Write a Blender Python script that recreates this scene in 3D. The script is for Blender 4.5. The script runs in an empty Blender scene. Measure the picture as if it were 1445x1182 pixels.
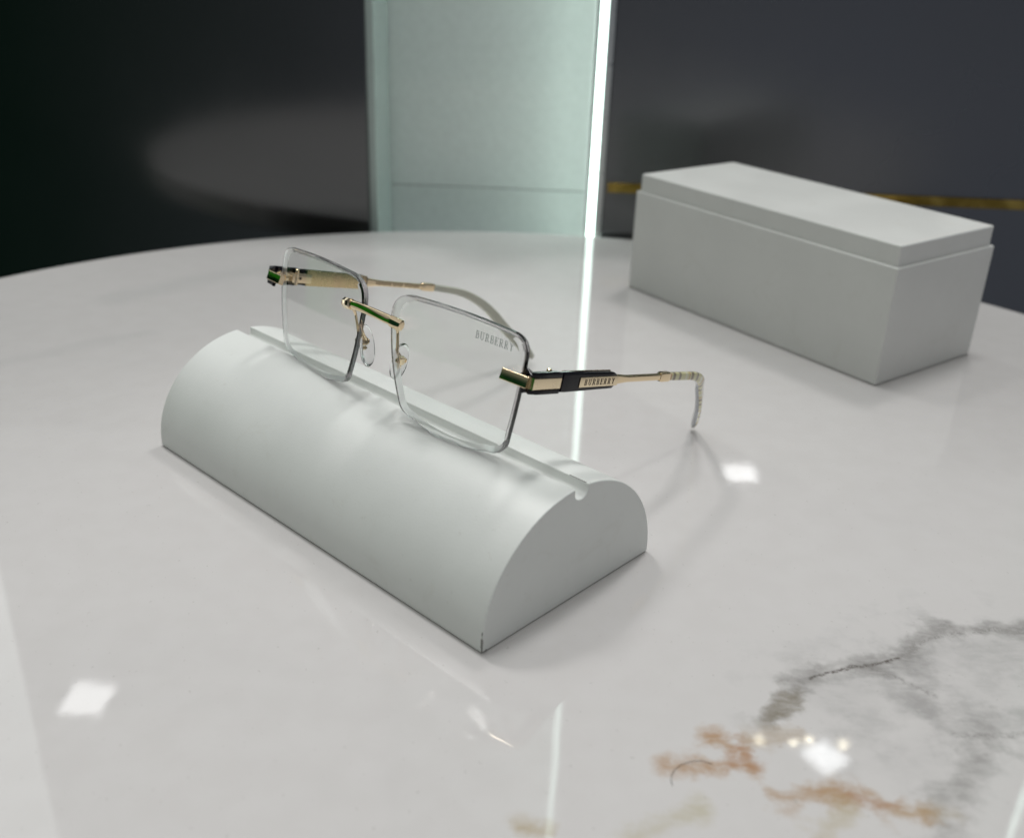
# Rimless spectacles on a white display block, marble table, lit showroom wall behind.
import bpy, bmesh, math
from mathutils import Vector as V, Matrix, Euler

sc = bpy.context.scene
COL = sc.collection
U = 0.165                       # metres per layout unit (= camera height above the table)

# ------------------------------------------------------------------ helpers
def link(name, me, mat, parent=None, smooth=35):
    o = bpy.data.objects.new(name, me); COL.objects.link(o)
    mats = mat if isinstance(mat, (list, tuple)) else [mat]
    for m in mats: me.materials.append(m)
    if smooth:
        for p in me.polygons: p.use_smooth = True
        me.set_sharp_from_angle(angle=math.radians(smooth))
    if parent: o.parent = parent
    return o

def obj(name, bm, mat, parent=None, smooth=35, normals=True):
    if normals: bmesh.ops.recalc_face_normals(bm, faces=bm.faces)
    me = bpy.data.meshes.new(name); bm.to_mesh(me); bm.free()
    return link(name, me, mat, parent, smooth)

def empty(name, loc=(0, 0, 0), rot=(0, 0, 0)):
    o = bpy.data.objects.new(name, None); o.empty_display_size = .02
    COL.objects.link(o); o.location = loc; o.rotation_euler = rot
    return o

def tag(o, label, cat):
    o['label'] = label; o['category'] = cat
    return o

def bevel(o, w, seg=3, ang=40):
    m = o.modifiers.new('edge_rounding', 'BEVEL'); m.width = w; m.segments = seg
    m.limit_method = 'ANGLE'; m.angle_limit = math.radians(ang); m.harden_normals = True

def add_box(bm, x0, x1, y0, y1, z0, z1, mat_index=0):
    vs = [bm.verts.new((x, y, z)) for z in (z0, z1) for y in (y0, y1) for x in (x0, x1)]
    for f in ((0, 2, 3, 1), (4, 5, 7, 6), (0, 1, 5, 4), (2, 6, 7, 3), (0, 4, 6, 2), (1, 3, 7, 5)):
        bm.faces.new([vs[i] for i in f]).material_index = mat_index

def frame_of(t, lat):
    t = t.normalized(); w = (lat - t * lat.dot(t)).normalized(); h = w.cross(t).normalized()
    return t, w, h

def sweep(bm, path, section, lat, uv=True, cap=True):
    """path: list of points; section(i, s): list of (w, h) offsets; lat: reference sideways axis"""
    rings = []; n = len(path); L = [0]
    for i in range(1, n): L.append(L[-1] + (path[i] - path[i-1]).length)
    uvl = bm.loops.layers.uv.verify() if uv else None
    for i, p in enumerate(path):
        t = path[min(i+1, n-1)] - path[max(i-1, 0)]
        t, w, h = frame_of(t, lat(i) if callable(lat) else lat)
        rings.append([bm.verts.new(p + w * a + h * b) for a, b in section(i, L[i])])
    k = len(rings[0])
    for i in range(n-1):
        for j in range(k):
            f = bm.faces.new((rings[i][j], rings[i][(j+1) % k], rings[i+1][(j+1) % k], rings[i+1][j]))
            if uv:
                for lp, (ii, jj) in zip(f.loops, ((i, j), (i, j+1), (i+1, j+1), (i+1, j))):
                    lp[uvl].uv = (L[ii] * 100, jj / k)
    if cap:
        bm.faces.new(list(reversed(rings[0]))); bm.faces.new(rings[-1])
    return L

def rrect(w, h, r, n=4):
    """rounded rectangle half-sizes w,h"""
    pts = []
    for cx, cy, a0 in ((w-r, h-r, 0), (-w+r, h-r, 90), (-w+r, -h+r, 180), (w-r, -h+r, 270)):
        for i in range(n+1):
            a = math.radians(a0 + 90*i/n); pts.append((cx + r*math.cos(a), cy + r*math.sin(a)))
    return pts

def circ(r, n=16):
    return [(r*math.cos(2*math.pi*i/n), r*math.sin(2*math.pi*i/n)) for i in range(n)]

def tube(bm, pts, r, lat=V((1, 0, 0)), n=14):
    sweep(bm, [V(p) for p in pts], lambda i, s: circ(r[i] if isinstance(r, (list, tuple)) else r, n), lat, uv=False)

# ------------------------------------------------------------------ materials
def newmat(name):
    m = bpy.data.materials.new(name); m.use_nodes = True
    nt = m.node_tree; b = nt.nodes['Principled BSDF']
    return m, nt, b

class G:                        # tiny node-graph helper
    def __init__(s, nt): s.nt = nt
    def n(s, typ, **kw):
        nd = s.nt.nodes.new(typ)
        for k, v in kw.items(): setattr(nd, k, v)
        return nd
    def put(s, sock, v):
        if isinstance(v, bpy.types.NodeSocket): s.nt.links.new(v, sock)
        elif v is not None: sock.default_value = v
    def m(s, op, a, b=None, c=None, clamp=False):
        nd = s.n('ShaderNodeMath', operation=op, use_clamp=clamp)
        for i, v in enumerate((a, b, c)):
            if v is not None: s.put(nd.inputs[i], v)
        return nd.outputs[0]
    def v(s, op, a, b=None, out=0, scale=None):
        nd = s.n('ShaderNodeVectorMath', operation=op)
        s.put(nd.inputs[0], a)
        if b is not None: s.put(nd.inputs[1], b)
        if scale is not None: s.put(nd.inputs['Scale'], scale)
        return nd.outputs[out]
    def noise(s, vec, scale, detail=4, rough=.55, dist=0, color=False):
        nd = s.n('ShaderNodeTexNoise'); s.put(nd.inputs['Vector'], vec)
        nd.inputs['Scale'].default_value = scale; nd.inputs['Detail'].default_value = detail
        nd.inputs['Roughness'].default_value = rough; nd.inputs['Distortion'].default_value = dist
        return nd.outputs['Color' if color else 'Fac']
    def ramp(s, x, a, b, lo=0., hi=1., smooth=True):
        nd = s.n('ShaderNodeMapRange'); nd.interpolation_type = 'SMOOTHSTEP' if smooth else 'LINEAR'
        s.put(nd.inputs['Value'], x)
        for k, v in zip(('From Min', 'From Max', 'To Min', 'To Max'), (a, b, lo, hi)): nd.inputs[k].default_value = v
        return nd.outputs[0]
    def mix(s, f, a, b):
        nd = s.n('ShaderNodeMix', data_type='RGBA'); s.put(nd.inputs[0], f)
        s.put(nd.inputs[6], a); s.put(nd.inputs[7], b)
        return nd.outputs[2]
    def bump(s, height, strength, dist):
        nd = s.n('ShaderNodeBump'); s.put(nd.inputs['Height'], height)
        nd.inputs['Strength'].default_value = strength; nd.inputs['Distance'].default_value = dist
        return nd.outputs[0]

def rgb(r, g, b): return (r, g, b, 1)

def painted(name, base, rough, chips=None):
    """sprayed white display paint with faint handling marks; chips = list of (x,y,z,radius) in object space"""
    m, nt, b = newmat(name); g = G(nt)
    co = g.n('ShaderNodeTexCoord').outputs['Object']
    n1 = g.noise(co, 28, 5, .6); n2 = g.noise(co, 420, 3, .6); n3 = g.noise(co, 75, 4, .65, 1.2)
    col = g.mix(g.ramp(n1, .3, .7), rgb(*[c*.97 for c in base]), rgb(*[min(1, c*1.02) for c in base]))
    specks = g.ramp(n2, .68, .73)
    col = g.mix(g.m('MULTIPLY', specks, .14), col, rgb(base[0]*.55, base[1]*.52, base[2]*.47))
    scuff = g.m('MULTIPLY', g.ramp(n3, .56, .75), .12)
    col = g.mix(scuff, col, rgb(base[0]*.72, base[1]*.68, base[2]*.6))
    if chips:
        acc = None
        nz = g.noise(co, 1500, 4, .7); wob = g.noise(co, 300, 2, .5)
        for (p, q, r, thr) in chips:      # capsule p-q
            ab = V(q) - V(p); L2 = max(ab.length_squared, 1e-12)
            d = g.v('SUBTRACT', co, tuple(p)); t = g.m('MULTIPLY', g.v('DOT_PRODUCT', d, tuple(ab), out=1), 1/L2, clamp=True)
            dist = g.v('LENGTH', g.v('SUBTRACT', d, g.v('SCALE', tuple(ab), scale=t)), out=1)
            k = g.m('ADD', g.ramp(dist, r*.25, r, 1, 0), g.m('MULTIPLY', g.m('SUBTRACT', wob, .5), 1.5))
            k = g.ramp(g.m('ADD', k, g.m('MULTIPLY', g.m('SUBTRACT', nz, .5), .9)), thr, thr+.12)
            k = g.m('MULTIPLY', k, g.ramp(dist, r*.8, r, 1, 0))
            acc = k if acc is None else g.m('MAXIMUM', acc, k)
        col = g.mix(g.m('MULTIPLY', acc, .8), col, rgb(.10, .09, .08))
    g.put(b.inputs['Base Color'], col)
    g.put(b.inputs['Roughness'], g.ramp(n1, .25, .75, rough-.06, rough+.08))
    b.inputs['IOR'].default_value = 1.48
    g.put(b.inputs['Normal'], g.bump(g.m('ADD', g.m('MULTIPLY', n2, .6), g.noise(co, 1400, 2)), .12, .0002))
    return m

def metal(name, col, rough, aniso=0):
    m, nt, b = newmat(name); g = G(nt)
    co = g.n('ShaderNodeTexCoord').outputs['Object']
    n = g.noise(co, 300, 3, .6)
    b.inputs['Metallic'].default_value = 1
    g.put(b.inputs['Base Color'], g.mix(n, rgb(*[c*.94 for c in col]), rgb(*col)))
    g.put(b.inputs['Roughness'], g.ramp(n, .2, .8, max(.02, rough-.04), rough+.05))
    return m

def plain(name, col, rough, **kw):
    m, nt, b = newmat(name); g = G(nt)
    co = g.n('ShaderNodeTexCoord').outputs['Object']
    n = g.noise(co, 200, 4, .6)
    g.put(b.inputs['Base Color'], g.mix(n, rgb(*[c*.9 for c in col]), rgb(*[min(1, c*1.08) for c in col])))
    b.inputs['Roughness'].default_value = rough
    for k, v in kw.items(): b.inputs[k].default_value = v
    return m

def glass(name, tint, rough=0.0, ior=1.5):
    m, nt, b = newmat(name)
    b.inputs['Base Color'].default_value = rgb(*tint); b.inputs['Transmission Weight'].default_value = 1
    b.inputs['Roughness'].default_value = rough; b.inputs['IOR'].default_value = ior
    return m

def lacquer(name, col, rough):
    """dark mirror-polished lacquered panel"""
    m, nt, b = newmat(name); g = G(nt)
    co = g.n('ShaderNodeTexCoord').outputs['Object']
    n = g.noise(co, 7, 4, .55)
    b.inputs['Metallic'].default_value = 1
    g.put(b.inputs['Base Color'], g.mix(n, rgb(*[c*.94 for c in col]), rgb(*[c*1.06 for c in col])))
    g.put(b.inputs['Roughness'], g.ramp(n, .3, .7, rough*.8, rough*1.2))
    return m

def marble():
    m, nt, b = newmat('white_marble'); g = G(nt)
    geo = g.n('ShaderNodeTexCoord').outputs['Object']
    mm = g.v('SCALE', geo, scale=1000.0)                   # work in millimetres
    w1 = g.v('SCALE', g.v('SUBTRACT', g.noise(mm, .045, 3, .5, color=True), (.5, .5, .5)), scale=16.0)
    w2 = g.v('SCALE', g.v('SUBTRACT', g.noise(mm, .22, 4, .6, color=True), (.5, .5, .5)), scale=3.4)
    fl = g.v('MULTIPLY', g.v('ADD', g.v('ADD', mm, w1), w2), (1, 1, 0))
    fl2 = g.v('MULTIPLY', g.v('ADD', mm, w2), (1, 1, 0))
    def poly(pts, co):
        acc = None
        for a, c in zip(pts[:-1], pts[1:]):
            ab = (c[0]-a[0], c[1]-a[1], 0); L2 = ab[0]**2 + ab[1]**2
            d = g.v('SUBTRACT', co, (a[0], a[1], 0)); t = g.m('MULTIPLY', g.v('DOT_PRODUCT', d, ab, out=1), 1/L2, clamp=True)
            dist = g.v('LENGTH', g.v('SUBTRACT', d, g.v('SCALE', ab, scale=t)), out=1)
            acc = dist if acc is None else g.m('MINIMUM', acc, dist)
        return acc
    mot = g.noise(mm, .10, 3, .5); fine = g.noise(mm, .9, 4, .7)
    grain = g.noise(mm, 2.6, 2, .6)
    base = g.mix(g.ramp(mot, .3, .7), rgb(.596, .575, .568), rgb(.612, .592, .586))
    # broad faint grey clouding drawn out along one diagonal
    rot = g.n('ShaderNodeMapping'); rot.inputs['Rotation'].default_value = (0, 0, math.radians(-38)); rot.inputs['Scale'].default_value = (1, 3.2, 1)
    g.put(rot.inputs['Vector'], mm)
    cloud = g.ramp(g.noise(rot.outputs[0], .0055, 5, .6, 1.4), .50, .72)
    base = g.mix(g.m('MULTIPLY', cloud, .09), base, rgb(.46, .455, .455))
    # clouds at the far side of the table
    far = poly([(-195, 470), (-150, 517), (-90, 545)], fl)
    base = g.mix(g.m('MULTIPLY', g.ramp(far, 2, 17, 1, 0), .22), base, rgb(.42, .42, .42))
    far = poly([(-230, 370), (-165, 424)], fl)
    base = g.mix(g.m('MULTIPLY', g.ramp(far, 1, 9, 1, 0), .18), base, rgb(.42, .42, .42))
    G1 = [(64, 189.5), (66.8, 194.7), (80.7, 204.7), (88.9, 208.4), (101.7, 211.4), (110.9, 219.3), (124.3, 224.6), (160, 230), (230, 262)]
    G2 = [(105.5, 211.6), (102.5, 195.3), (106, 184.4), (123.2, 185.4), (170, 190)]
    G3 = [(86, 140), (92.2, 153.4), (98.3, 163.6), (114.1, 181.4)]
    body = [(80, 196), (96, 204), (118, 216), (150, 222)]
    grey = rgb(.20, .19, .18)
    sm = g.n('ShaderNodeMapping'); sm.inputs['Rotation'].default_value = (0, 0, math.radians(-24)); sm.inputs['Scale'].default_value = (.16, .55, 1)
    g.put(sm.inputs['Vector'], g.v('ADD', mm, w2))
    streak = g.ramp(g.noise(sm.outputs[0], 1.0, 3, .5, .5), .34, .64, .72, 1.08)
    wvar = g.ramp(g.noise(mm, .10, 4, .6), .32, .68, .35, 1.45)
    def vein(base, pts, wd, st, col, co, lo=.35):
        dd = g.m('DIVIDE', poly(pts, co), wvar)
        kk = g.m('MULTIPLY', g.m('POWER', g.ramp(dd, 0, wd, 1, 0), 1.3), g.ramp(mot, .34, .62, (lo+.2)*st, st))
        return g.mix(g.m('MULTIPLY', kk, streak), base, col)
    base = vein(base, body, 30, .42, rgb(.36, .35, .345), fl)
    base = vein(base, [(95, 178), (112, 196), (128, 205)], 34, .25, rgb(.36, .35, .345), fl)
    base = vein(base, G1, 7, .70, rgb(.22, .21, .20), fl)
    base = vein(base, G2, 11, .50, rgb(.26, .25, .245), fl)
    base = vein(base, G3, 6.5, .55, rgb(.24, .23, .22), fl, .1)
    base = vein(base, [(65.1, 190.8), (68.6, 194.8)], 7.5, .8, rgb(.20, .17, .12), fl)
    # sharp dark thread in the vein
    core = poly([(77, 202.5), (81.6, 204.7), (85.7, 206.6), (93.5, 208.7), (102.7, 211.5)], fl2)
    base = g.mix(g.m('MULTIPLY', g.ramp(core, .1, .9, 1, 0), g.ramp(fine, .4, .6, .3, .95)), base, rgb(.075, .06, .05))
    for pts in ([(104, 213), (111, 219.0), (117, 222.5), (124.3, 224.2), (134, 225.8)], [(106, 184.6), (114, 184.2), (123, 185.2), (140, 187)], [(93, 208.6), (100, 204), (106, 198)]):
        core = poly(pts, fl2)
        base = g.mix(g.m('MULTIPLY', g.ramp(core, .1, 1.6, 1, 0), g.ramp(fine, .42, .62, .05, .45)), base, rgb(.15, .14, .13))
    # gold-brown veins
    br = rgb(.42, .22, .10)
    for pts, wd, st, col in (
        ([(38.3, 170.6), (46.7, 171.9), (55.4, 171.9), (55.2, 176.7), (48.8, 180.0)], 3.8, 1.0, rgb(.41, .26, .15)),
        ([(52.5, 172.5), (56, 174), (55, 177)], 4.0, .8, rgb(.37, .19, .095)),
        ([(58.3, 179.0), (70.2, 183.8)], 4.2, .5, rgb(.36, .25, .13)),
        ([(59.8, 162.8), (73.2, 164.4), (81.0, 164.8), (84.8, 160.0), (89.9, 159.3)], 4.2, 1.0, rgb(.40, .26, .15)),
        ([(77, 163.5), (84, 161.5)], 3.6, .6, rgb(.36, .19, .10)),
        ([(28.8, 150.5), (42.4, 159.0)], 4.2, .55, rgb(.43, .38, .24)),
        ([(65.7, 151), (74.4, 160.5)], 4.2, .55, rgb(.43, .36, .22)),
        ([(4.9, 152.5), (10.7, 151.5)], 2.8, .65, rgb(.38, .28, .14)),
        ([(85, 159.5), (97, 160.5)], 3.0, .35, rgb(.42, .33, .2))):
        base = vein(base, pts, wd*1.4, st, col, fl2, .45)
    # tiny flecks and dust specks in the stone
    fleck = g.ramp(g.noise(mm, .62, 3, .6), .67, .72)
    base = g.mix(g.m('MULTIPLY', fleck, .38), base, rgb(.30, .28, .26))
    base = g.mix(g.ramp(grain, .2, .8, .0, .10), base, rgb(.5, .49, .49))
    g.put(b.inputs['Base Color'], base)
    g.put(b.inputs['Roughness'], g.ramp(mot, .3, .7, .022, .045))
    b.inputs['IOR'].default_value = 1.5
    g.put(b.inputs['Normal'], g.bump(g.noise(mm, .06, 2, .5), .03, .0006))
    return m

def plaid():
    """checked acetate: cream ground, grey-brown and red-brown bars along the length"""
    m, nt, b = newmat('checked_acetate'); g = G(nt)
    uv = g.n('ShaderNodeTexCoord').outputs['UV']
    sep = g.n('ShaderNodeSeparateXYZ'); g.put(sep.inputs[0], uv)
    u = sep.outputs[0]                                   # centimetres along the tip
    def band(x, lo, hi, soft=.02):
        return g.m('MULTIPLY', g.ramp(x, lo-soft, lo+soft), g.ramp(x, hi-soft, hi+soft, 1, 0))
    f = g.m('FRACT', g.m('MULTIPLY', u, .8))
    s = g.m('FRACT', sep.outputs[1])
    col = rgb(.80, .76, .58)
    nse = g.noise(uv, 6, 3)
    col = g.mix(nse, rgb(.58, .54, .28), rgb(.68, .65, .42))
    col = g.mix(g.m('MULTIPLY', band(f, .12, .26), .85), col, rgb(.20, .16, .13))
    col = g.mix(g.m('MULTIPLY', band(f, .44, .56), .85), col, rgb(.24, .21, .18))
    col = g.mix(g.m('MULTIPLY', band(f, .0, .05), .8), col, rgb(.50, .22, .13))
    col = g.mix(g.m('MULTIPLY', band(f, .80, .90), .55), col, rgb(.75, .72, .66))
    g.put(b.inputs['Base Color'], col)
    b.inputs['Roughness'].default_value = .12
    b.inputs['Coat Weight'].default_value = .5
    return m

M_block = painted('white_block_paint', (.765, .782, .76), .42, chips=[
    ((.0000, 0, 0), (0.0000, 0, .0020), .0007, .66), ((.0001, 0, .002), (.0001, 0, .0085), .0008, .66), ((.0002, -.0, .0), (.0001, -.0016, .0002), .0007, .72),
    ((.0012, -.0393, .0347), (.0068, -.0393, .0347), .00045, .58), ((.0003, -.0402, .0347), (.0002, -.0425, .0349), .0005, .75),
    ((.0095, -.0262, .0325), (.0105, -.0275, .0331), .0008, .70)])
M_box = painted('grey_white_box_paint', (.69, .69, .672), .48)
M_marble = marble()
M_gold = metal('pale_gold', (.87, .70, .47), .10)
M_gold2 = metal('satin_gold', (.86, .72, .50), .24)
M_inner = metal('brushed_inner_gold', (.72, .54, .33), .26)
M_black = plain('black_enamel', (.003, .003, .006), .07, IOR=1.33)
M_ink = plain('dark_engraving', (.05, .035, .022), .5)
M_frost = plain('frosted_engraving', (.62, .64, .63), .7)
M_lens = glass('clear_lens', (.955, .965, .96), 0, 1.5)
M_edge = glass('ground_lens_edge', (.58, .54, .56), .16, 1.5)
M_bevel = glass('polished_lens_bevel', (.98, .985, .985), .30, 1.3)
M_bevel.node_tree.nodes['Principled BSDF'].inputs['Transmission Weight'].default_value = .72
M_pad = glass('clear_silicone', (.97, .98, .98), .06, 1.41)
M_plaid = plaid()
M_acet = plain('grey_acetate', (.50, .52, .56), .10, **{'Transmission Weight': .35, 'Coat Weight': .5})
M_milk = plain('milky_acetate', (.70, .70, .60), .12, **{'Transmission Weight': .35, 'Coat Weight': .5})

# ------------------------------------------------------------------ table
T = empty('round_table', (-.00711*U, 1.70616*U, 0))
tag(T, 'round table with glossy white marble top and gold-brown veins', 'table')
TR = 2.0596*U
bm = bmesh.new()
prof = [(TR-.0022, 0)]
for i in range(1, 7):
    a = math.radians(90 - 15*i); prof.append((TR-.0022+.0022*math.cos(a), -.0022+.0022*math.sin(a)))
prof += [(TR, -.016), (TR-.002, -.018)]
NS = 256; rings = []
for r, z in prof: rings.append([bm.verts.new((r*math.cos(2*math.pi*i/NS), r*math.sin(2*math.pi*i/NS), z)) for i in range(NS)])
for a, b_ in zip(rings[:-1], rings[1:]):
    for i in range(NS): bm.faces.new((a[i], b_[i], b_[(i+1) % NS], a[(i+1) % NS]))
bm.faces.new(rings[0]); bm.faces.new(list(reversed(rings[-1])))
top = obj('table_top', bm, M_marble, T, 40)
for p in top.data.polygons:
    if len(p.vertices) > 4: p.use_smooth = False
# marble pattern is laid out from a point beneath the camera
for n in M_marble.node_tree.nodes:
    if n.type == 'TEX_COORD': tc = n
mp = M_marble.node_tree.nodes.new('ShaderNodeVectorMath'); mp.operation = 'ADD'
mp.inputs[1].default_value = T.location
for l in list(M_marble.node_tree.links):
    if l.from_node == tc:
        ts = l.to_socket; M_marble.node_tree.links.remove(l); M_marble.node_tree.links.new(mp.outputs[0], ts)
M_marble.node_tree.links.new(tc.outputs['Object'], mp.inputs[0])
bm = bmesh.new()
pr = [(.03, -.0181), (.03, -.66), (.05, -.68), (.20, -.70), (.205, -.72)]
rs = [[bm.verts.new((r*math.cos(2*math.pi*i/48), r*math.sin(2*math.pi*i/48), z)) for i in range(48)] for r, z in pr]
for a, b_ in zip(rs[:-1], rs[1:]):
    for i in range(48): bm.faces.new((a[i], b_[i], b_[(i+1) % 48], a[(i+1) % 48]))
bm.faces.new(rs[0]); bm.faces.new(list(reversed(rs[-1])))
obj('pedestal', bm, plain('black_steel', (.02, .02, .02), .35), T)

# a stray hair on the marble
hp_ = [(37.8, 165.1), (37.6, 166.5), (37.9, 168.0), (38.8, 169.7), (40.6, 171.3), (42.9, 172.4), (45.3, 172.8), (47.5, 171.9)]
bm = bmesh.new(); tube(bm, [V((x/1000, y/1000, .00012 + .0002*math.sin(i*.45))) for i, (x, y) in enumerate(hp_)], .00005, V((0, 0, 1)), 6)
tag(obj('hair', bm, plain('dark_hair', (.05, .035, .02), .4), None, 60), 'thin dark curved hair lying on a brown vein of the marble', 'hair')

# ------------------------------------------------------------------ display block (half round)
bx, by, bth, bL, bD, bh, bz0 = -.03366*U, 1.25624*U, 2.394534, .97015*U, .42432*U, .19901*U, .01211*U
bm = bmesh.new()
g0, g1 = .2057*U, .2370*U
def ztop(v): return bz0 + bh*math.sqrt(max(0, 1-((v-bD/2)/(bD/2))**2))
outline = [(0, .0), (0, bz0)]
NA = 90
for i in range(1, NA):
    t = math.pi*i/NA; v = bD/2 - bD/2*math.cos(t)
    if v < g0 - .0004: outline.append((v, bz0 + bh*math.sin(t)))
gr = (g1-g0)/2; gm = (g0+g1)/2; zb = .188*U + gr*.75
outline.append((g0, ztop(g0))); outline.append((g0, zb))
for i in range(1, 10):
    a = math.radians(180 + 18*i); outline.append((gm + gr*math.cos(a), zb + gr*.75*math.sin(a)))
outline.append((g1, zb)); outline.append((g1, ztop(g1)))
for i in range(1, NA):
    t = math.pi*i/NA; v = bD/2 - bD/2*math.cos(t)
    if v > g1 + .0004: outline.append((v, bz0 + bh*math.sin(t)))
outline += [(bD, bz0), (bD, 0)]
A = [bm.verts.new((0, -v, z)) for v, z in outline]; B = [bm.verts.new((bL, -v, z)) for v, z in outline]
n = len(outline)
for i in range(n): bm.faces.new((A[i], A[(i+1) % n], B[(i+1) % n], B[i]))
bm.faces.new(A); bm.faces.new(B)
blk = obj('display_block', bm, M_block, None, 30)
blk.location = (bx, by, .0003); blk.rotation_euler = (0, 0, bth)
bevel(blk, .0004, 3, 40)
tag(blk, 'white half-round display block with a groove, under the spectacles', 'display block')

# ------------------------------------------------------------------ white lidded box
qx, qy, qth, qL, qD, qh1, qh2, qi = .92192*U, 2.38136*U, 2.21173, .94092*U, .42301*U, .30828*U, .36137*U, .0088*U
Bx = empty('lidded_box', (qx, qy, .0003), (0, 0, qth))
tag(Bx, 'rectangular off-white box with a stepped lid at the back of the table', 'box')
bm = bmesh.new(); add_box(bm, 0, qL, -qD, 0, 0, qh1)
o = obj('box_body', bm, M_box, Bx, 30); bevel(o, .0007, 3)
bm = bmesh.new(); add_box(bm, qi, qL-qi, -qD+qi, -qi, qh1-.001, qh2)
o = obj('lid', bm, M_box, Bx, 30); bevel(o, .0008, 3)

# ------------------------------------------------------------------ spectacles (local units -> metres by U)
GL = empty('eyeglasses'); GL.rotation_mode = 'YXZ'
tag(GL, 'rimless rectangular eyeglasses with pale gold and black temples, standing on the half-round white block', 'eyeglasses')
POS0 = V((-.25911, 1.77327, .36732)); CAMP = V((0, 0, 1)); KS = .967
POS1 = CAMP + (POS0 - CAMP)*KS          # rims rest on the block just in front of its groove
pos = POS1*U; GL.scale = (KS, KS, KS)
Rm = (Matrix.Rotation(-.78375, 3, 'Z') @ Matrix.Rotation(-.13264, 3, 'X') @ Matrix.Rotation(-.00847, 3, 'Y'))
GL.rotation_euler = Rm.to_euler('YXZ'); GL.location = pos

KX, KZ = .2113, .35
def face_y(x, z): return KX*x*x + KZ*(z+.055)**2
TH = .0178
def lens_outline():
    it, ot, ob, ib = V((.0240, .0555)), V((.3650, .0498)), V((.3390, -.1725)), V((.0830, -.1690))
    cs = [it, ot, ob, ib]; rad = [.060, .040, .042, .034]; out = []
    bul = [.006, .004, .021, .006]
    for i, p in enumerate(cs):
        a = (cs[i-1]-p).normalized(); c = (cs[(i+1) % 4]-p).normalized()
        ang = a.angle(c); d = rad[i]/math.tan(ang/2)
        p0, p1 = p + a*d, p + c*d
        for k in range(13):
            t = k/12; out.append((p0*(1-t)**2*.88 + p*2*t*(1-t)*.88 + p1*t*t*.88 + ((p0*(1-t)+p1*t) if False else (p0*(1-t)**2+p*2*t*(1-t)+p1*t*t))*.12))
        q0 = p1; nx = cs[(i+1) % 4]; a2 = (p-nx).normalized(); c2 = (cs[(i+2) % 4]-nx).normalized()
        d2 = rad[(i+1) % 4]/math.tan(a2.angle(c2)/2); q1 = nx + a2*d2
        nrm = V((-(q1-q0).y, (q1-q0).x)).normalized()
        for k in range(1, 14):
            t = k/14; out.append(q0.lerp(q1, t) + nrm*bul[i]*4*t*(1-t)*.7)
    return out
OUT = lens_outline(); LC = V((.205, -.055))
def make_lens(sg):
    bm = bmesh.new()
    def ring(s, off):
        r = []
        for p in OUT:
            q = LC.lerp(p, s); r.append(bm.verts.new(V((sg*q.x, face_y(q.x, q.y)+off, q.y))*U))
        return r
    front = [ring(s, 0) for s in (.2, .4, .6, .8, .92, .982)]
    edge = [ring(1.0, .0016), ring(1.0, TH-.0075)]
    back = [ring(s, TH) for s in (.915, .87, .8, .6, .4, .2)]
    seq = front + edge + back; nn = len(OUT)
    for a, (r0, r1) in enumerate(zip(seq[:-1], seq[1:])):
        for i in range(nn):
            f = bm.faces.new((r0[i], r0[(i+1) % nn], r1[(i+1) % nn], r1[i]))
            f.material_index = 2 if a == len(front)+1 else (1 if len(front)-1 <= a <= len(front) else 0)
    for rr, off in ((front[0], 0), (back[-1], TH)):
        cv = bm.verts.new(V((sg*LC.x, face_y(LC.x, LC.y)+off, LC.y))*U)
        for i in range(nn): bm.faces.new((rr[i], rr[(i+1) % nn], cv))
    return obj('lens', bm, [M_lens, M_edge, M_bevel], GL, 28)
lens_l = make_lens(-1); lens_r = make_lens(1)

# letters drawn with strokes -------------------------------------------------
def arc(cx, cy, rx, ry, a0, a1, n=8):
    return [(cx+rx*math.cos(math.radians(a0+(a1-a0)*i/n)), cy+ry*math.sin(math.radians(a0+(a1-a0)*i/n))) for i in range(n+1)]
def serif(x, y, w=.12): return ([(x-w, y), (x+w, y)], .05)
GLYPH = {
 'B': (.66, [([(.16, 0), (.16, 1)], .10), ([(.02, 1), (.34, 1)], .05), ([(.02, 0), (.36, 0)], .05), ([(.16, .53), (.36, .53)], .05),
       (arc(.34, .765, .20, .235, 90, -90), .075), (arc(.35, .265, .24, .265, 90, -90), .075)]),
 'U': (.80, [([(.17, 1), (.17, .30)], .10), (arc(.40, .30, .23, .30, 180, 360), .075), ([(.63, .30), (.63, 1)], .05), serif(.17, 1, .15), serif(.63, 1, .13)]),
 'R': (.74, [([(.16, 0), (.16, 1)], .10), ([(.02, 1), (.34, 1)], .05), ([(.16, .5), (.34, .5)], .05), serif(.16, 0, .15),
       (arc(.34, .75, .21, .25, 90, -90), .075), ([(.34, .5), (.64, 0)], .09), ([(.58, 0), (.74, 0)], .05)]),
 'E': (.66, [([(.16, 0), (.16, 1)], .10), ([(.02, 1), (.54, 1)], .05), ([(.02, 0), (.57, 0)], .05), ([(.16, .52), (.42, .52)], .05),
       ([(.54, 1), (.54, .80)], .05), ([(.57, 0), (.57, .22)], .05), ([(.42, .40), (.42, .64)], .05)]),
 'Y': (.74, [([(.12, 1), (.37, .46)], .10), ([(.62, 1), (.37, .46)], .055), ([(.37, .46), (.37, 0)], .10), serif(.12, 1, .14), serif(.62, 1, .12), serif(.37, 0, .15)]),
}
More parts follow.
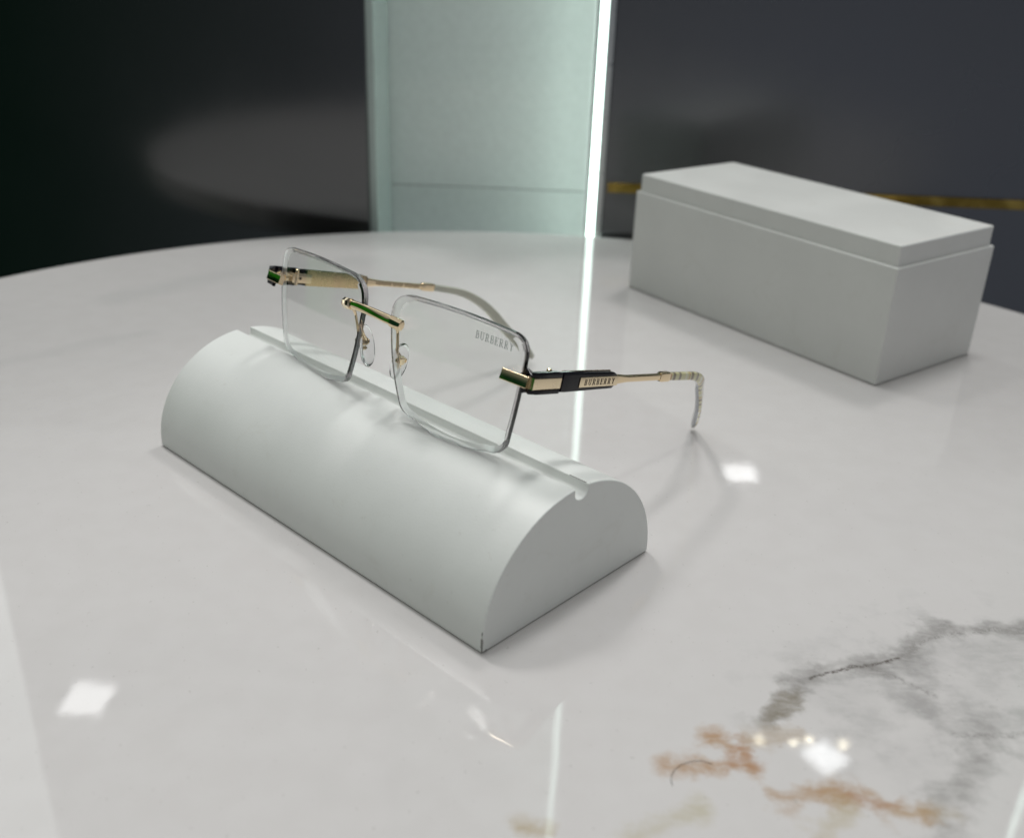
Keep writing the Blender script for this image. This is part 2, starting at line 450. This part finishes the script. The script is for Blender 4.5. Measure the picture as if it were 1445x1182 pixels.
def lettering(name, word, place, mat, parent, gap=.12, bold=1.0, depth=None):
    """place(x, y, d) -> local point; x in letter heights from start, y 0..1"""
    bm = bmesh.new(); x0 = 0; k = 0
    tot = sum(GLYPH[c][0] for c in word) + gap*(len(word)-1)
    for ch in word:
        w, strokes = GLYPH[ch]
        for pts, th in strokes:
            th *= bold; k += 1; d = 1 + .04*(k % 7)
            L = [V(p) for p in pts]; left = []; right = []
            for i, p in enumerate(L):
                t = (L[min(i+1, len(L)-1)] - L[max(i-1, 0)]).normalized(); nn = V((-t.y, t.x))*th
                e = -t*th*.3 if i == 0 else (t*th*.3 if i == len(L)-1 else V((0, 0)))
                left.append(p+nn+e); right.append(p-nn+e)
            vs = [[bm.verts.new(place((x0+q.x)/tot, q.y, dd)) for q in side] for dd in (0, d) for side in (left, right)]
            lo_l, lo_r, hi_l, hi_r = vs
            for i in range(len(L)-1):
                bm.faces.new((hi_l[i], hi_l[i+1], hi_r[i+1], hi_r[i]))
                bm.faces.new((lo_l[i], lo_l[i+1], hi_l[i+1], hi_l[i]))
                bm.faces.new((hi_r[i], hi_r[i+1], lo_r[i+1], lo_r[i]))
            bm.faces.new((lo_l[0], hi_l[0], hi_r[0], lo_r[0])); bm.faces.new((lo_l[-1], lo_r[-1], hi_r[-1], hi_l[-1]))
        x0 += w + gap
    return obj(name, bm, mat, parent, 0)

def on_lens(s, y, d):
    x = .2525 + (.3350-.2525)*s; z = (.0212 + (.0188-.0212)*s) + .0128*y
    return V((x, face_y(x, z) - .00025*d + .00008, z))*U
lettering('lens_lettering', 'BURBERRY', on_lens, M_frost, lens_r, .16, .80)

# bridge ------------------------------------------------------------------
bm = bmesh.new()
def br_path(x): return V((x, -.0075 - .008*(1-(x/.086)**2), -.002 + .0065*(1-(x/.086)**2)))*U
xs = []; rs_ = []
def seg(x, r): xs.append(br_path(x)); rs_.append(r*U)
for x, r in ((-.0865, .0070), (-.0855, .0092), (-.0838, .0102), (-.0610, .0102), (-.0600, .0094), (-.0590, .0094), (-.0560, .0086)): seg(x, r)
for i in range(-5, 6): seg(i*.0100, .0086 + .0006*(abs(i)/5)**2)
for x, r in ((.0560, .0086), (.0590, .0094), (.0600, .0094), (.0610, .0102), (.0838, .0102), (.0855, .0092), (.0865, .0070)): seg(x, r)
def br_sec(i, q):
    if abs(xs[i].x) > .0605*U:          # eight-sided end barrels
        out = []
        for k in range(24):
            th = 2*math.pi*k/24; e = (th % (math.pi/4)) - math.pi/8
            r = rs_[i]*.96/math.cos(e); out.append((r*math.cos(th+math.pi/8+.2)*.88, r*math.sin(th+math.pi/8+.2)*1.06))
        return out
    tw = .22 + .25*math.sin(xs[i].x/U*38)     # softly twisted middle
    return [((a*.55)*math.cos(tw) - b*.98*math.sin(tw), (a*.55)*math.sin(tw) + b*.98*math.cos(tw)) for a, b in circ(rs_[i], 24)]
sweep(bm, xs, br_sec, V((0, 1, 0)), uv=False)
obj('bridge', bm, M_gold, GL, 38)

# nose pads -----------------------------------------------------------------
for sg in (-1, 1):
    pc = V((sg*.0568, .0260, -.0830))
    nrm = V((sg*-.93, .22, .26)).normalized()        # outward of the pad, toward the nose
    t_up = V((sg*-.24, .12, 1)); t_up = (t_up - nrm*t_up.dot(nrm)).normalized(); t_s = nrm.cross(t_up)
    bm = bmesh.new(); rr = []
    a_, b_ = .0410, .0205
    for k, (s, off) in enumerate(((.35, .0075), (.75, .0070), (.93, .0058), (1.0, .0035), (.96, .0008), (.75, -.0002), (.35, -.0006))):
        ring = []
        for i in range(36):
            th = 2*math.pi*i/36; ce, se = math.cos(th), math.sin(th)
            px = b_*s*(1 - .10*se)*math.copysign(abs(ce)**.9, ce); py = a_*s*math.copysign(abs(se)**.9, se)
            ring.append(bm.verts.new((pc + t_s*px + t_up*py + nrm*(off + .06*px*px/b_))*U))
        rr.append(ring)
    for r0, r1 in zip(rr[:-1], rr[1:]):
        for i in range(36): bm.faces.new((r0[i], r0[(i+1) % 36], r1[(i+1) % 36], r1[i]))
    bm.faces.new(rr[0]); bm.faces.new(rr[-1])
    pad = obj('nose_pad', bm, M_pad, GL, 40)
    # mounting box, little claws and screw behind the pad
    bm = bmesh.new(); c0 = pc - nrm*.0052
    m4 = Matrix((t_s, t_up, nrm)).transposed()
    def blk_at(cx, cy, cz, sx, sy, sz):
        vs = []
        for z in (-1, 1):
            for y in (-1, 1):
                for x in (-1, 1): vs.append(bm.verts.new((c0 + m4 @ V((cx+x*sx, cy+y*sy, cz+z*sz)))*U))
        for f in ((0, 2, 3, 1), (4, 5, 7, 6), (0, 1, 5, 4), (2, 6, 7, 3), (0, 4, 6, 2), (1, 3, 7, 5)): bm.faces.new([vs[i] for i in f])
    blk_at(0, .009, 0, .0064, .0082, .0056); blk_at(-.0095, .008, .0012, .0028, .0050, .0036); blk_at(.0095, .008, .0012, .0028, .0050, .0036)
    blk_at(0, -.0040, .0006, .0040, .0036, .0036)
    bmesh.ops.bevel(bm, geom=list(bm.edges), offset=.0022*U, segments=3, affect='EDGES')
    obj('pad_mount', bm, M_gold, pad, 60)
    # wire arm from the bridge
    bm = bmesh.new()
    P = [V((sg*.0655, -.0040, -.006)), V((sg*.0640, .004, -.020)), V((sg*.0610, .0125, -.040)), V((sg*.0585, .0185, -.060)), c0 + V((0, .001, .012))]
    path = []
    for i in range(len(P)-1):
        for k in range(4): path.append(P[i].lerp(P[i+1], k/4)*U)
    path.append(P[-1]*U)
    tube(bm, path, .0036*U)
    obj('pad_arm', bm, M_gold, GL, 40)

# temples -------------------------------------------------------------------
l1, l2, l3 = .4471, .5801, .7162
def temple(sg):
    s, sl, d2, d3, lat = (-.0913, .1329, -.0022, -.2458, .0701) if sg > 0 else (-.0383, .1219, -.0086, -.2349, .0965)
    h = V((sg*.3885, .0234, -.0198))
    def P(l, d, la=0): return (h + V((sg*math.sin(s)*l - sg*la, math.cos(s)*l, d)))
    t1, t2, t3 = P(l1, -sl*l1), P(l2, -sl*l2+d2), P(l3, d3+.002, lat)
    t3 = Rm.transposed() @ ((POS0 + Rm @ t3) - POS1) / KS      # the tips stand on the table top
    ax = (t1-h); LAT = V((1, 0, 0))
    side = -sg                                     # outward is +sg on local x
    def along(a, b, n=6): return [(h + ax*(a + (b-a)*i/n))*U for i in range(n+1)]
    # frame axes of the straight part
    t, w, hh = frame_of(ax, LAT)
    # --- end piece: corner block returning across the lens front
    bm = bmesh.new()
    ex = V((sg*.3310, .0035 + face_y(.331, -.02) - .0165, -.0185))     # inner end, on the lens front
    cx = h + V((sg*.000, -.006, 0))
    pth = [ex, ex.lerp(cx, .5), cx.lerp(ex, .04)]
    sweep(bm, [p*U for p in pth], lambda i, q: rrect(.0055*U, .0098*U, .0016*U, 3), V((0, 1, -.34)), uv=False)
    ep = obj('end_piece', bm, M_gold, GL, 35)
    bm = bmesh.new()
    sweep(bm, along(-.012, .158, 3), lambda i, q: rrect(.0070*U, .0100*U, .0015*U, 3), LAT, uv=False)
    obj('end_piece_side', bm, M_gold2, ep, 35)
    bm = bmesh.new()
    for zz in (1, -1):
        off = hh*(zz*.0141*U)
        q0 = [cx.lerp(ex, .28)*U + V((0, .006*U, 0)), (cx+V((-sg*.003, .004, 0)))*U] + along(.02, .155, 3)
        q0 = [p + off for p in q0]
        sweep(bm, q0, lambda i, q: rrect(.0078*U, .0040*U, .0012*U, 2), LAT, uv=False)
    obj('enamel_band', bm, M_black, ep, 35)
    # rivet through the lens + hinge barrel on the inner side
    bm = bmesh.new()
    rp = V((sg*.352, face_y(.352, -.02)+TH, -.019))
    tube(bm, [(rp + V((0, -.004, 0)))*U, (rp + V((0, .005, 0)))*U, (rp + V((0, .0065, 0)))*U], [.0060*U, .0060*U, .0040*U], V((1, 0, 0)))
    obj('lens_rivet', bm, M_gold, ep, 40)
    tp_root = None
    # --- temple bar
    bm = bmesh.new()
    def bar(i, q):
        f = .168 + (.545-.168)*i/14
        hgt = .0172 - .0022*(f-.168)/.377
        if i == 14: return rrect(.0050*U, (hgt-.0040)*U, .0025*U, 3)
        if i == 0: return rrect(.0070*U, (hgt-.0008)*U, .0020*U, 3)
        return rrect(.0080*U, hgt*U, .0028*U, 3)
    sweep(bm, along(.168, .545, 14), bar, LAT, uv=False)
    tp = obj('temple', bm, M_black, GL, 35)
    # gold liner on the inside of the bar
    bm = bmesh.new()
    def shift(pts, dx, dz=0): return [p + w*(dx*U) + hh*(dz*U) for p in pts]
    sweep(bm, shift(along(.20, .53, 8), side*.0082*(1 if True else 1)), lambda i, q: rrect(.0020*U, (.0172-.0002*i)*U, .0014*U, 2), LAT, uv=False)
    obj('inner_liner', bm, M_inner, tp, 35)
    # name plate on the outside
    bm = bmesh.new()
    sweep(bm, shift(along(.276, .545, 8), -side*.0078), lambda i, q: rrect(.0016*U, .0092*U, .0008*U, 2), LAT, uv=False)
    pl = obj('name_plate', bm, M_gold2, tp, 35)
    f0, f1 = (.308, .520) if sg > 0 else (.520, .308)
    def on_plate(s_, y, d):
        a = f0 + (f1-f0)*s_
        return (h + ax*a + w*(-side*(.00935 + .00045*d)) + hh*((-.0052 + .0104*y)))*U
    lettering('plate_lettering', 'BURBERRY', on_plate, M_ink, pl, .34, .58)
    # --- slim arm
    bm = bmesh.new()
    def arm(i, q):
        e = i/16; hgt = (.0102 - .0035*min(1, e*4.5)) if e < .3 else .0067
        return rrect(.0050*U, hgt*U, .0035*U, 4)
    sweep(bm, along(.54, .965, 16), arm, LAT, uv=False)
    obj('temple_arm', bm, M_gold, tp, 35)
    bm = bmesh.new()
    sweep(bm, along(.905, .995, 6), lambda i, q: rrect((.0068 if 0 < i < 6 else .0056)*U, (.0098 if 0 < i < 6 else .0080)*U, .0030*U, 3), LAT, uv=False)
    obj('ferrule', bm, M_gold, tp, 35)
    if sg < 0:
        bm = bmesh.new()                            # illegible engraved marks on the inner face
        for k in range(26):
            a = .60 + .29*k/26
            if k in (9, 16): continue
            pp = h + ax*a + w*(side*.0050)
            hgt = .0028 + .0008*((k*7) % 3)
            vs = []
            for dx in (0, .0006):
                for da, dz in ((0, -hgt), (.0050, -hgt+.001*(k % 2)), (.0050, hgt), (0, hgt-.001*(k % 3))):
                    vs.append(bm.verts.new((pp + ax*da + w*(side*dx) + hh*dz)*U))
            bm.faces.new(vs[4:]); 
            for i in range(4): bm.faces.new((vs[i], vs[(i+1) % 4], vs[4+(i+1) % 4], vs[4+i]))
        obj('arm_engraving', bm, plain('brown_engraving', (.22, .16, .09), .5), tp, 0)
    # --- tip
    def bez(p0, p1, p2, n): return [p0*((1-k/n)**2) + p1*(2*(k/n)*(1-k/n)) + p2*((k/n)**2) for k in range(n+1)]
    d12 = (t2-t1); d23 = (t3-t2)
    if sg > 0: a0, c1, b0 = t1 + d12*.62, t2 + d12*.05, t2 + d23*.20
    else: a0, c1, b0 = t1 + d12*.40, t2 + d12*.05, t2 + d23*.34
    pth = [t1 - ax*.012, t1 + d12*.2] + bez(a0, c1, b0, 14)
    mid = b0.lerp(t3, .5) + V((sg*.012, .0, .0))
    pth += bez(b0, mid, t3, 10)[1:]
    N = len(pth)
    def tip(i, q):
        e = i/(N-1); hg = .0082 + .0042*min(1, e*1.6); wd = .0066 + (.0016*e if sg > 0 else -.0006*e)
        if i >= N-3: k = (1, .86, .5)[i-(N-3)]; hg *= k; wd *= k
        return rrect(wd*U, hg*U, min(wd, hg)*.75*U, 4)
    def tip_lat(i):
        e = max(0, min(1, (i/(N-1) - .42)/.4))
        return Matrix.Rotation(math.radians(42*e if sg > 0 else 0), 3, 'Z') @ LAT
    bm = bmesh.new(); sweep(bm, [p*U for p in pth], tip, tip_lat)
    o = obj('temple_tip', bm, M_plaid, tp, 40)
    o.data.materials.append(M_acet); o.data.materials.append(M_milk)
    # only the outer face shows the check; inner and narrow sides are plain acetate
    k = 20
    for pi, pf in enumerate(o.data.polygons):
        if pi >= (N-1)*k: continue
        j = pi % k
        ang = (j+.5)/k*360
        outer = (ang < 92 or ang > 268) if sg > 0 else (88 < ang < 272)
        if not outer: pf.material_index = 1 if sg > 0 else 2
    # hinge screw and barrel at the fold
    bm = bmesh.new()
    hp = h + ax*.135 + w*(side*.0150)
    tube(bm, [(hp + hh*-.0150)*U, (hp + hh*.0150)*U, (hp + hh*.0180)*U, (hp + hh*.0195)*U], [.0050*U, .0050*U, .0046*U, .0030*U], V((1, 0, 0)))
    q = h + ax*.165 + w*(side*.0125)
    pts = [q + ax*-.05, q + ax*.05]
    sweep(bm, [p*U for p in pts], lambda i, q_: rrect(.0050*U, .0105*U, .0012*U, 2), LAT, uv=False)
    obj('hinge', bm, M_gold, tp, 35)
    bm = bmesh.new()
    q = h + ax*.155 + w*(side*.0172)
    tube(bm, [q*U, (q + w*(side*.0014))*U], [.0030*U, .0030*U], V((0, 0, 1)), 12)
    obj('hinge_screw', bm, M_ink, tp, 40)
temple(1); temple(-1)

# ------------------------------------------------------------------ showroom wall
wa = math.radians(88.3); WN = V((math.cos(wa), math.sin(wa), 0)); WU = V((WN.y, -WN.x, 0)); WD = 3.778
WZ0, WZ1 = -.9, .93*U                              # metres
wrot = math.atan2(WU.y, WU.x)
def wall_box(name, u0, u1, z0, z1, d0, d1, mat, parent=None, bev=.0006):
    """u along the wall (layout units), z metres, d depth behind the wall plane in layout units"""
    bm = bmesh.new(); add_box(bm, u0*U, u1*U, d0*U, d1*U, z0, z1)
    o = obj(name, bm, mat, parent, 30)
    if bev: bevel(o, bev, 2)
    return o
def wall_empty(name): return empty(name, WN*WD*U, (0, 0, wrot))
M_lac = lacquer('black_lacquer', (.155, .155, .157), .15)
M_lac2 = lacquer('charcoal_lacquer', (.155, .157, .162), .24)
M_trim = metal('brass_trim', (.52, .37, .09), .13)
g_ = G(M_trim.node_tree); co_ = g_.n('ShaderNodeTexCoord').outputs['Object']
g_.put(M_trim.node_tree.nodes['Principled BSDF'].inputs['Base Color'], g_.mix(g_.ramp(g_.noise(co_, 22, 4, .6), .38, .66), rgb(.20, .13, .025), rgb(.66, .47, .13)))
M_alu = metal('brushed_aluminium', (.55, .56, .56), .3)
M_pale = plain('pale_green_glass', (.60, .645, .625), .30, **{'Coat Weight': 1.0, 'Coat Roughness': .015})
M_pale_low = plain('darker_green_glass', (.57, .615, .595), .30, **{'Coat Weight': 1.0, 'Coat Roughness': .015})
M_side = plain('green_glass_edge', (.40, .47, .445), .12)
M_led, nt_, b_ = newmat('led_diffuser')
b_.inputs['Base Color'].default_value = rgb(.8, .8, .8)
b_.inputs['Emission Color'].default_value = rgb(.78, 1.0, .90); b_.inputs['Emission Strength'].default_value = 4.6

M_added_glow, nt_, b_ = newmat('added_wash_glow')  # glow of the hidden emitter added to light the niche's back glass
b_.inputs['Emission Color'].default_value = rgb(.87, 1.0, .945); b_.inputs['Emission Strength'].default_value = 6.5
M_backlit, nt_, b_ = newmat('backlit_glass')
b_.inputs['Base Color'].default_value = rgb(.6, .65, .62); b_.inputs['Emission Color'].default_value = rgb(.95, 1.0, .98); b_.inputs['Emission Strength'].default_value = 1.3
def panel(u0, u1, mat, label, trim=None):
    r = wall_empty('wall_panel'); tag(r, label, 'wall panel')
    wall_box('panel_face', u0, u1, WZ0, WZ1, 0, .12, mat, r)
    if trim: wall_box('gold_trim', trim[0], trim[1], trim[2]*U, trim[3]*U, -.012, .0, M_trim, r, .0004)
    return r
def niche(u0, u1, label, led_u, dep=.34, WZ1=.72, back=None, wash=True):
    r = wall_empty('lit_niche'); tag(r, label, 'light column')
    wall_box('back_glass', u0+.001, u1-.001, .0137, WZ1, dep, dep+.05, back or M_pale, r)
    wall_box('back_glass', u0+.001, u1-.001, WZ0, .0134, dep, dep+.05, back or M_pale_low, r)
    wall_box('side_glass', u0+.001, u0+.03, WZ0, WZ1, .001, dep-.002, M_side, r)
    if dep > .1: wall_box('side_glass', u1-.022, u1-.001, WZ0, WZ1, .012, dep-.002, M_side, r)
    a = led_u[0]
    if led_u[1] > a:
        wall_box('led_profile', a-.014, a-.001, WZ0, WZ1, -.004, .06, M_alu, r, .0003)
        wall_box('led_strip', a, led_u[1], WZ0, WZ1, -.012, .03, M_led, r, .0004)
        wall_box('led_profile', led_u[1]+.001, u1-.001, WZ0, WZ1, -.004, .0115, M_alu, r, .0003)
    if wash: wall_box('added_glow_strip', a+.004, a+.026, WZ0, WZ1, .075, .125, M_added_glow, r, .0004)   # added emitter, hidden from view, brightens the recessed glass
    return r
lp = panel(-2.48, -.682, M_lac, 'glossy black wall panel left of the green glass column')
lp.rotation_euler = (math.radians(-.85), 0, wrot + math.radians(1.0))     # tilt added to shift the table's reflection down and left
niche(-.680, .199, 'pale green glass column lit by a vertical LED strip', (.147, .170))
panel(.199, 2.20, M_lac2, 'dark grey-blue wall panel with a brass strip, behind the white box', (.212, 2.19, .162, .197))
wall_box_l = niche(-3.30, -2.48, 'pale green glass column beyond the left picture edge, mirrored in the marble', (-2.53, -2.53), .03, back=M_backlit, wash=False)
niche(2.20, 2.62, 'pale green glass column beyond the right picture edge, mirrored in the marble', (2.43, 2.46), wash=False)
panel(2.62, 6.0, M_lac2, 'dark wall panel at the far right beyond the picture edge')
panel(-6.0, -3.30, M_lac, 'dark wall panel at the far left beyond the picture edge')

# ------------------------------------------------------------------ light
def area(x, y, z, sx, sy, rad, col=(1, 1, 1), rz=0, tilt=(0, 0)):
    l = bpy.data.lights.new('ceiling_lamp', 'AREA'); l.shape = 'RECTANGLE'; l.size = sx; l.size_y = sy
    l.energy = rad*math.pi*sx*sy; l.color = col
    o = bpy.data.objects.new('ceiling_lamp', l); COL.objects.link(o); o.location = (x, y, z)
    o.rotation_euler = (tilt[0], tilt[1], rz)
    return o
# overhead panels, too steep to be mirrored into view
area(-.62, 1.20, 1.95, .34, .34, 37, (1, .985, .97))
area(.55, 1.25, 1.95, .30, .30, 37, (1, .985, .97))
area(.02, .55, 1.9, .30, .30, 26, (.98, 1, .99))
# farther lamps that the marble mirrors
area(-1.224, 2.326, 1.9, .125, .13, 5.2)
area(1.00, 3.89, 1.9, .14, .15, 4.8)
area(.925, 2.195, 1.9, .10, .10, 8.5, (.95, .98, 1), .6)
for x, y, q in ((.745, 2.25, .020), (.845, 2.245, .022), (.893, 2.258, .024), (.985, 2.245, .024)):
    area(x, y, 1.895, q, q, 20, (1, .90, .66))
# small spots behind the viewer, mirrored by the column glass and then by the marble
def mirrored(x, y):
    p = V((x, y, 0)); p -= WN * 2 * (p.dot(WN) - (WD+.34)*U)
    return p.x, p.y
a_ = mirrored(-.095, 2.268); area(a_[0], a_[1], 1.9, .034, .090, 330, (1, 1, .97), -.75)
for x, y, q in ((-.302, 2.449, .016), (-.351, 2.46, .012), (-.325, 2.456, .009), (-.234, 2.348, .013), (-.019, 2.232, .02)):
    a_ = mirrored(x, y); area(a_[0], a_[1], 1.9, q, q, 330, (1, .95, .85))

w = bpy.data.worlds.new('World'); sc.world = w; w.use_nodes = True
nt = w.node_tree; g = G(nt); bg = nt.nodes['Background']
d = g.n('ShaderNodeTexCoord').outputs['Generated']
sp = g.n('ShaderNodeSeparateXYZ'); g.put(sp.inputs[0], d)
X, Y, Z = sp.outputs
up = g.ramp(Z, .25, .95)
back = g.ramp(Y, .1, -.3)
low = g.mix(g.m('MAXIMUM', g.ramp(X, -.55, .0), g.ramp(Y, -.1, .2)), rgb(.005, .026, .014), rgb(.085, .090, .090))
col = g.mix(up, low, rgb(.50, .51, .505))
# pale shop fittings to the right behind the viewer, dark to the left
bl = g.m('MULTIPLY', g.m('MULTIPLY', g.ramp(X, -.50, .25), back), g.ramp(Z, .35, -.1))
bl = g.m('MULTIPLY', bl, g.ramp(g.noise(d, 2.2, 3), .25, .7, .6, 1.1))
col = g.mix(bl, col, rgb(.235, .255, .30))
# a dark green display off to the left
gd = g.v('DOT_PRODUCT', d, tuple(V((-.96, .12, .06)).normalized()), out=1)
col = g.mix(g.ramp(gd, .86, .95), col, rgb(.004, .005, .004))
band = g.m('MULTIPLY', g.ramp(gd, .90, .93), g.ramp(g.noise(d, 5, 2), .40, .55))
col = g.mix(band, col, rgb(.012, .13, .008))
g.put(bg.inputs['Color'], col); bg.inputs['Strength'].default_value = 1.0

# ------------------------------------------------------------------ camera
f_px, pitch, roll = 1426.515/1445, math.radians(25.35778), math.radians(2.07333)
cam = bpy.data.cameras.new('camera'); co = bpy.data.objects.new('camera', cam); COL.objects.link(co)
cam.sensor_fit = 'HORIZONTAL'; cam.sensor_width = 36; cam.lens = 36*f_px
fw = V((0, math.cos(pitch), -math.sin(pitch))); upv = V((0, math.sin(pitch), math.cos(pitch))); rt = V((1, 0, 0))
r2 = rt*math.cos(roll) + upv*math.sin(roll); u2 = upv*math.cos(roll) - rt*math.sin(roll)
co.matrix_world = Matrix(((r2.x, u2.x, -fw.x, 0), (r2.y, u2.y, -fw.y, 0), (r2.z, u2.z, -fw.z, U), (0, 0, 0, 1)))
cam.clip_start = .005; cam.clip_end = 50
cam.dof.use_dof = True; cam.dof.focus_distance = 1.80*U; cam.dof.aperture_fstop = 12
sc.camera = co

sc.view_settings.view_transform = 'Standard'; sc.view_settings.look = 'None'
sc.view_settings.exposure = 0; sc.view_settings.gamma = 1; sc.view_settings.use_curve_mapping = False
sc.cycles.max_bounces = 16; sc.cycles.transmission_bounces = 14; sc.cycles.glossy_bounces = 8; sc.cycles.transparent_max_bounces = 16
sc.cycles.caustics_refractive = True; sc.cycles.caustics_reflective = True
sc.cycles.sample_clamp_indirect = 40; sc.cycles.use_denoising = True
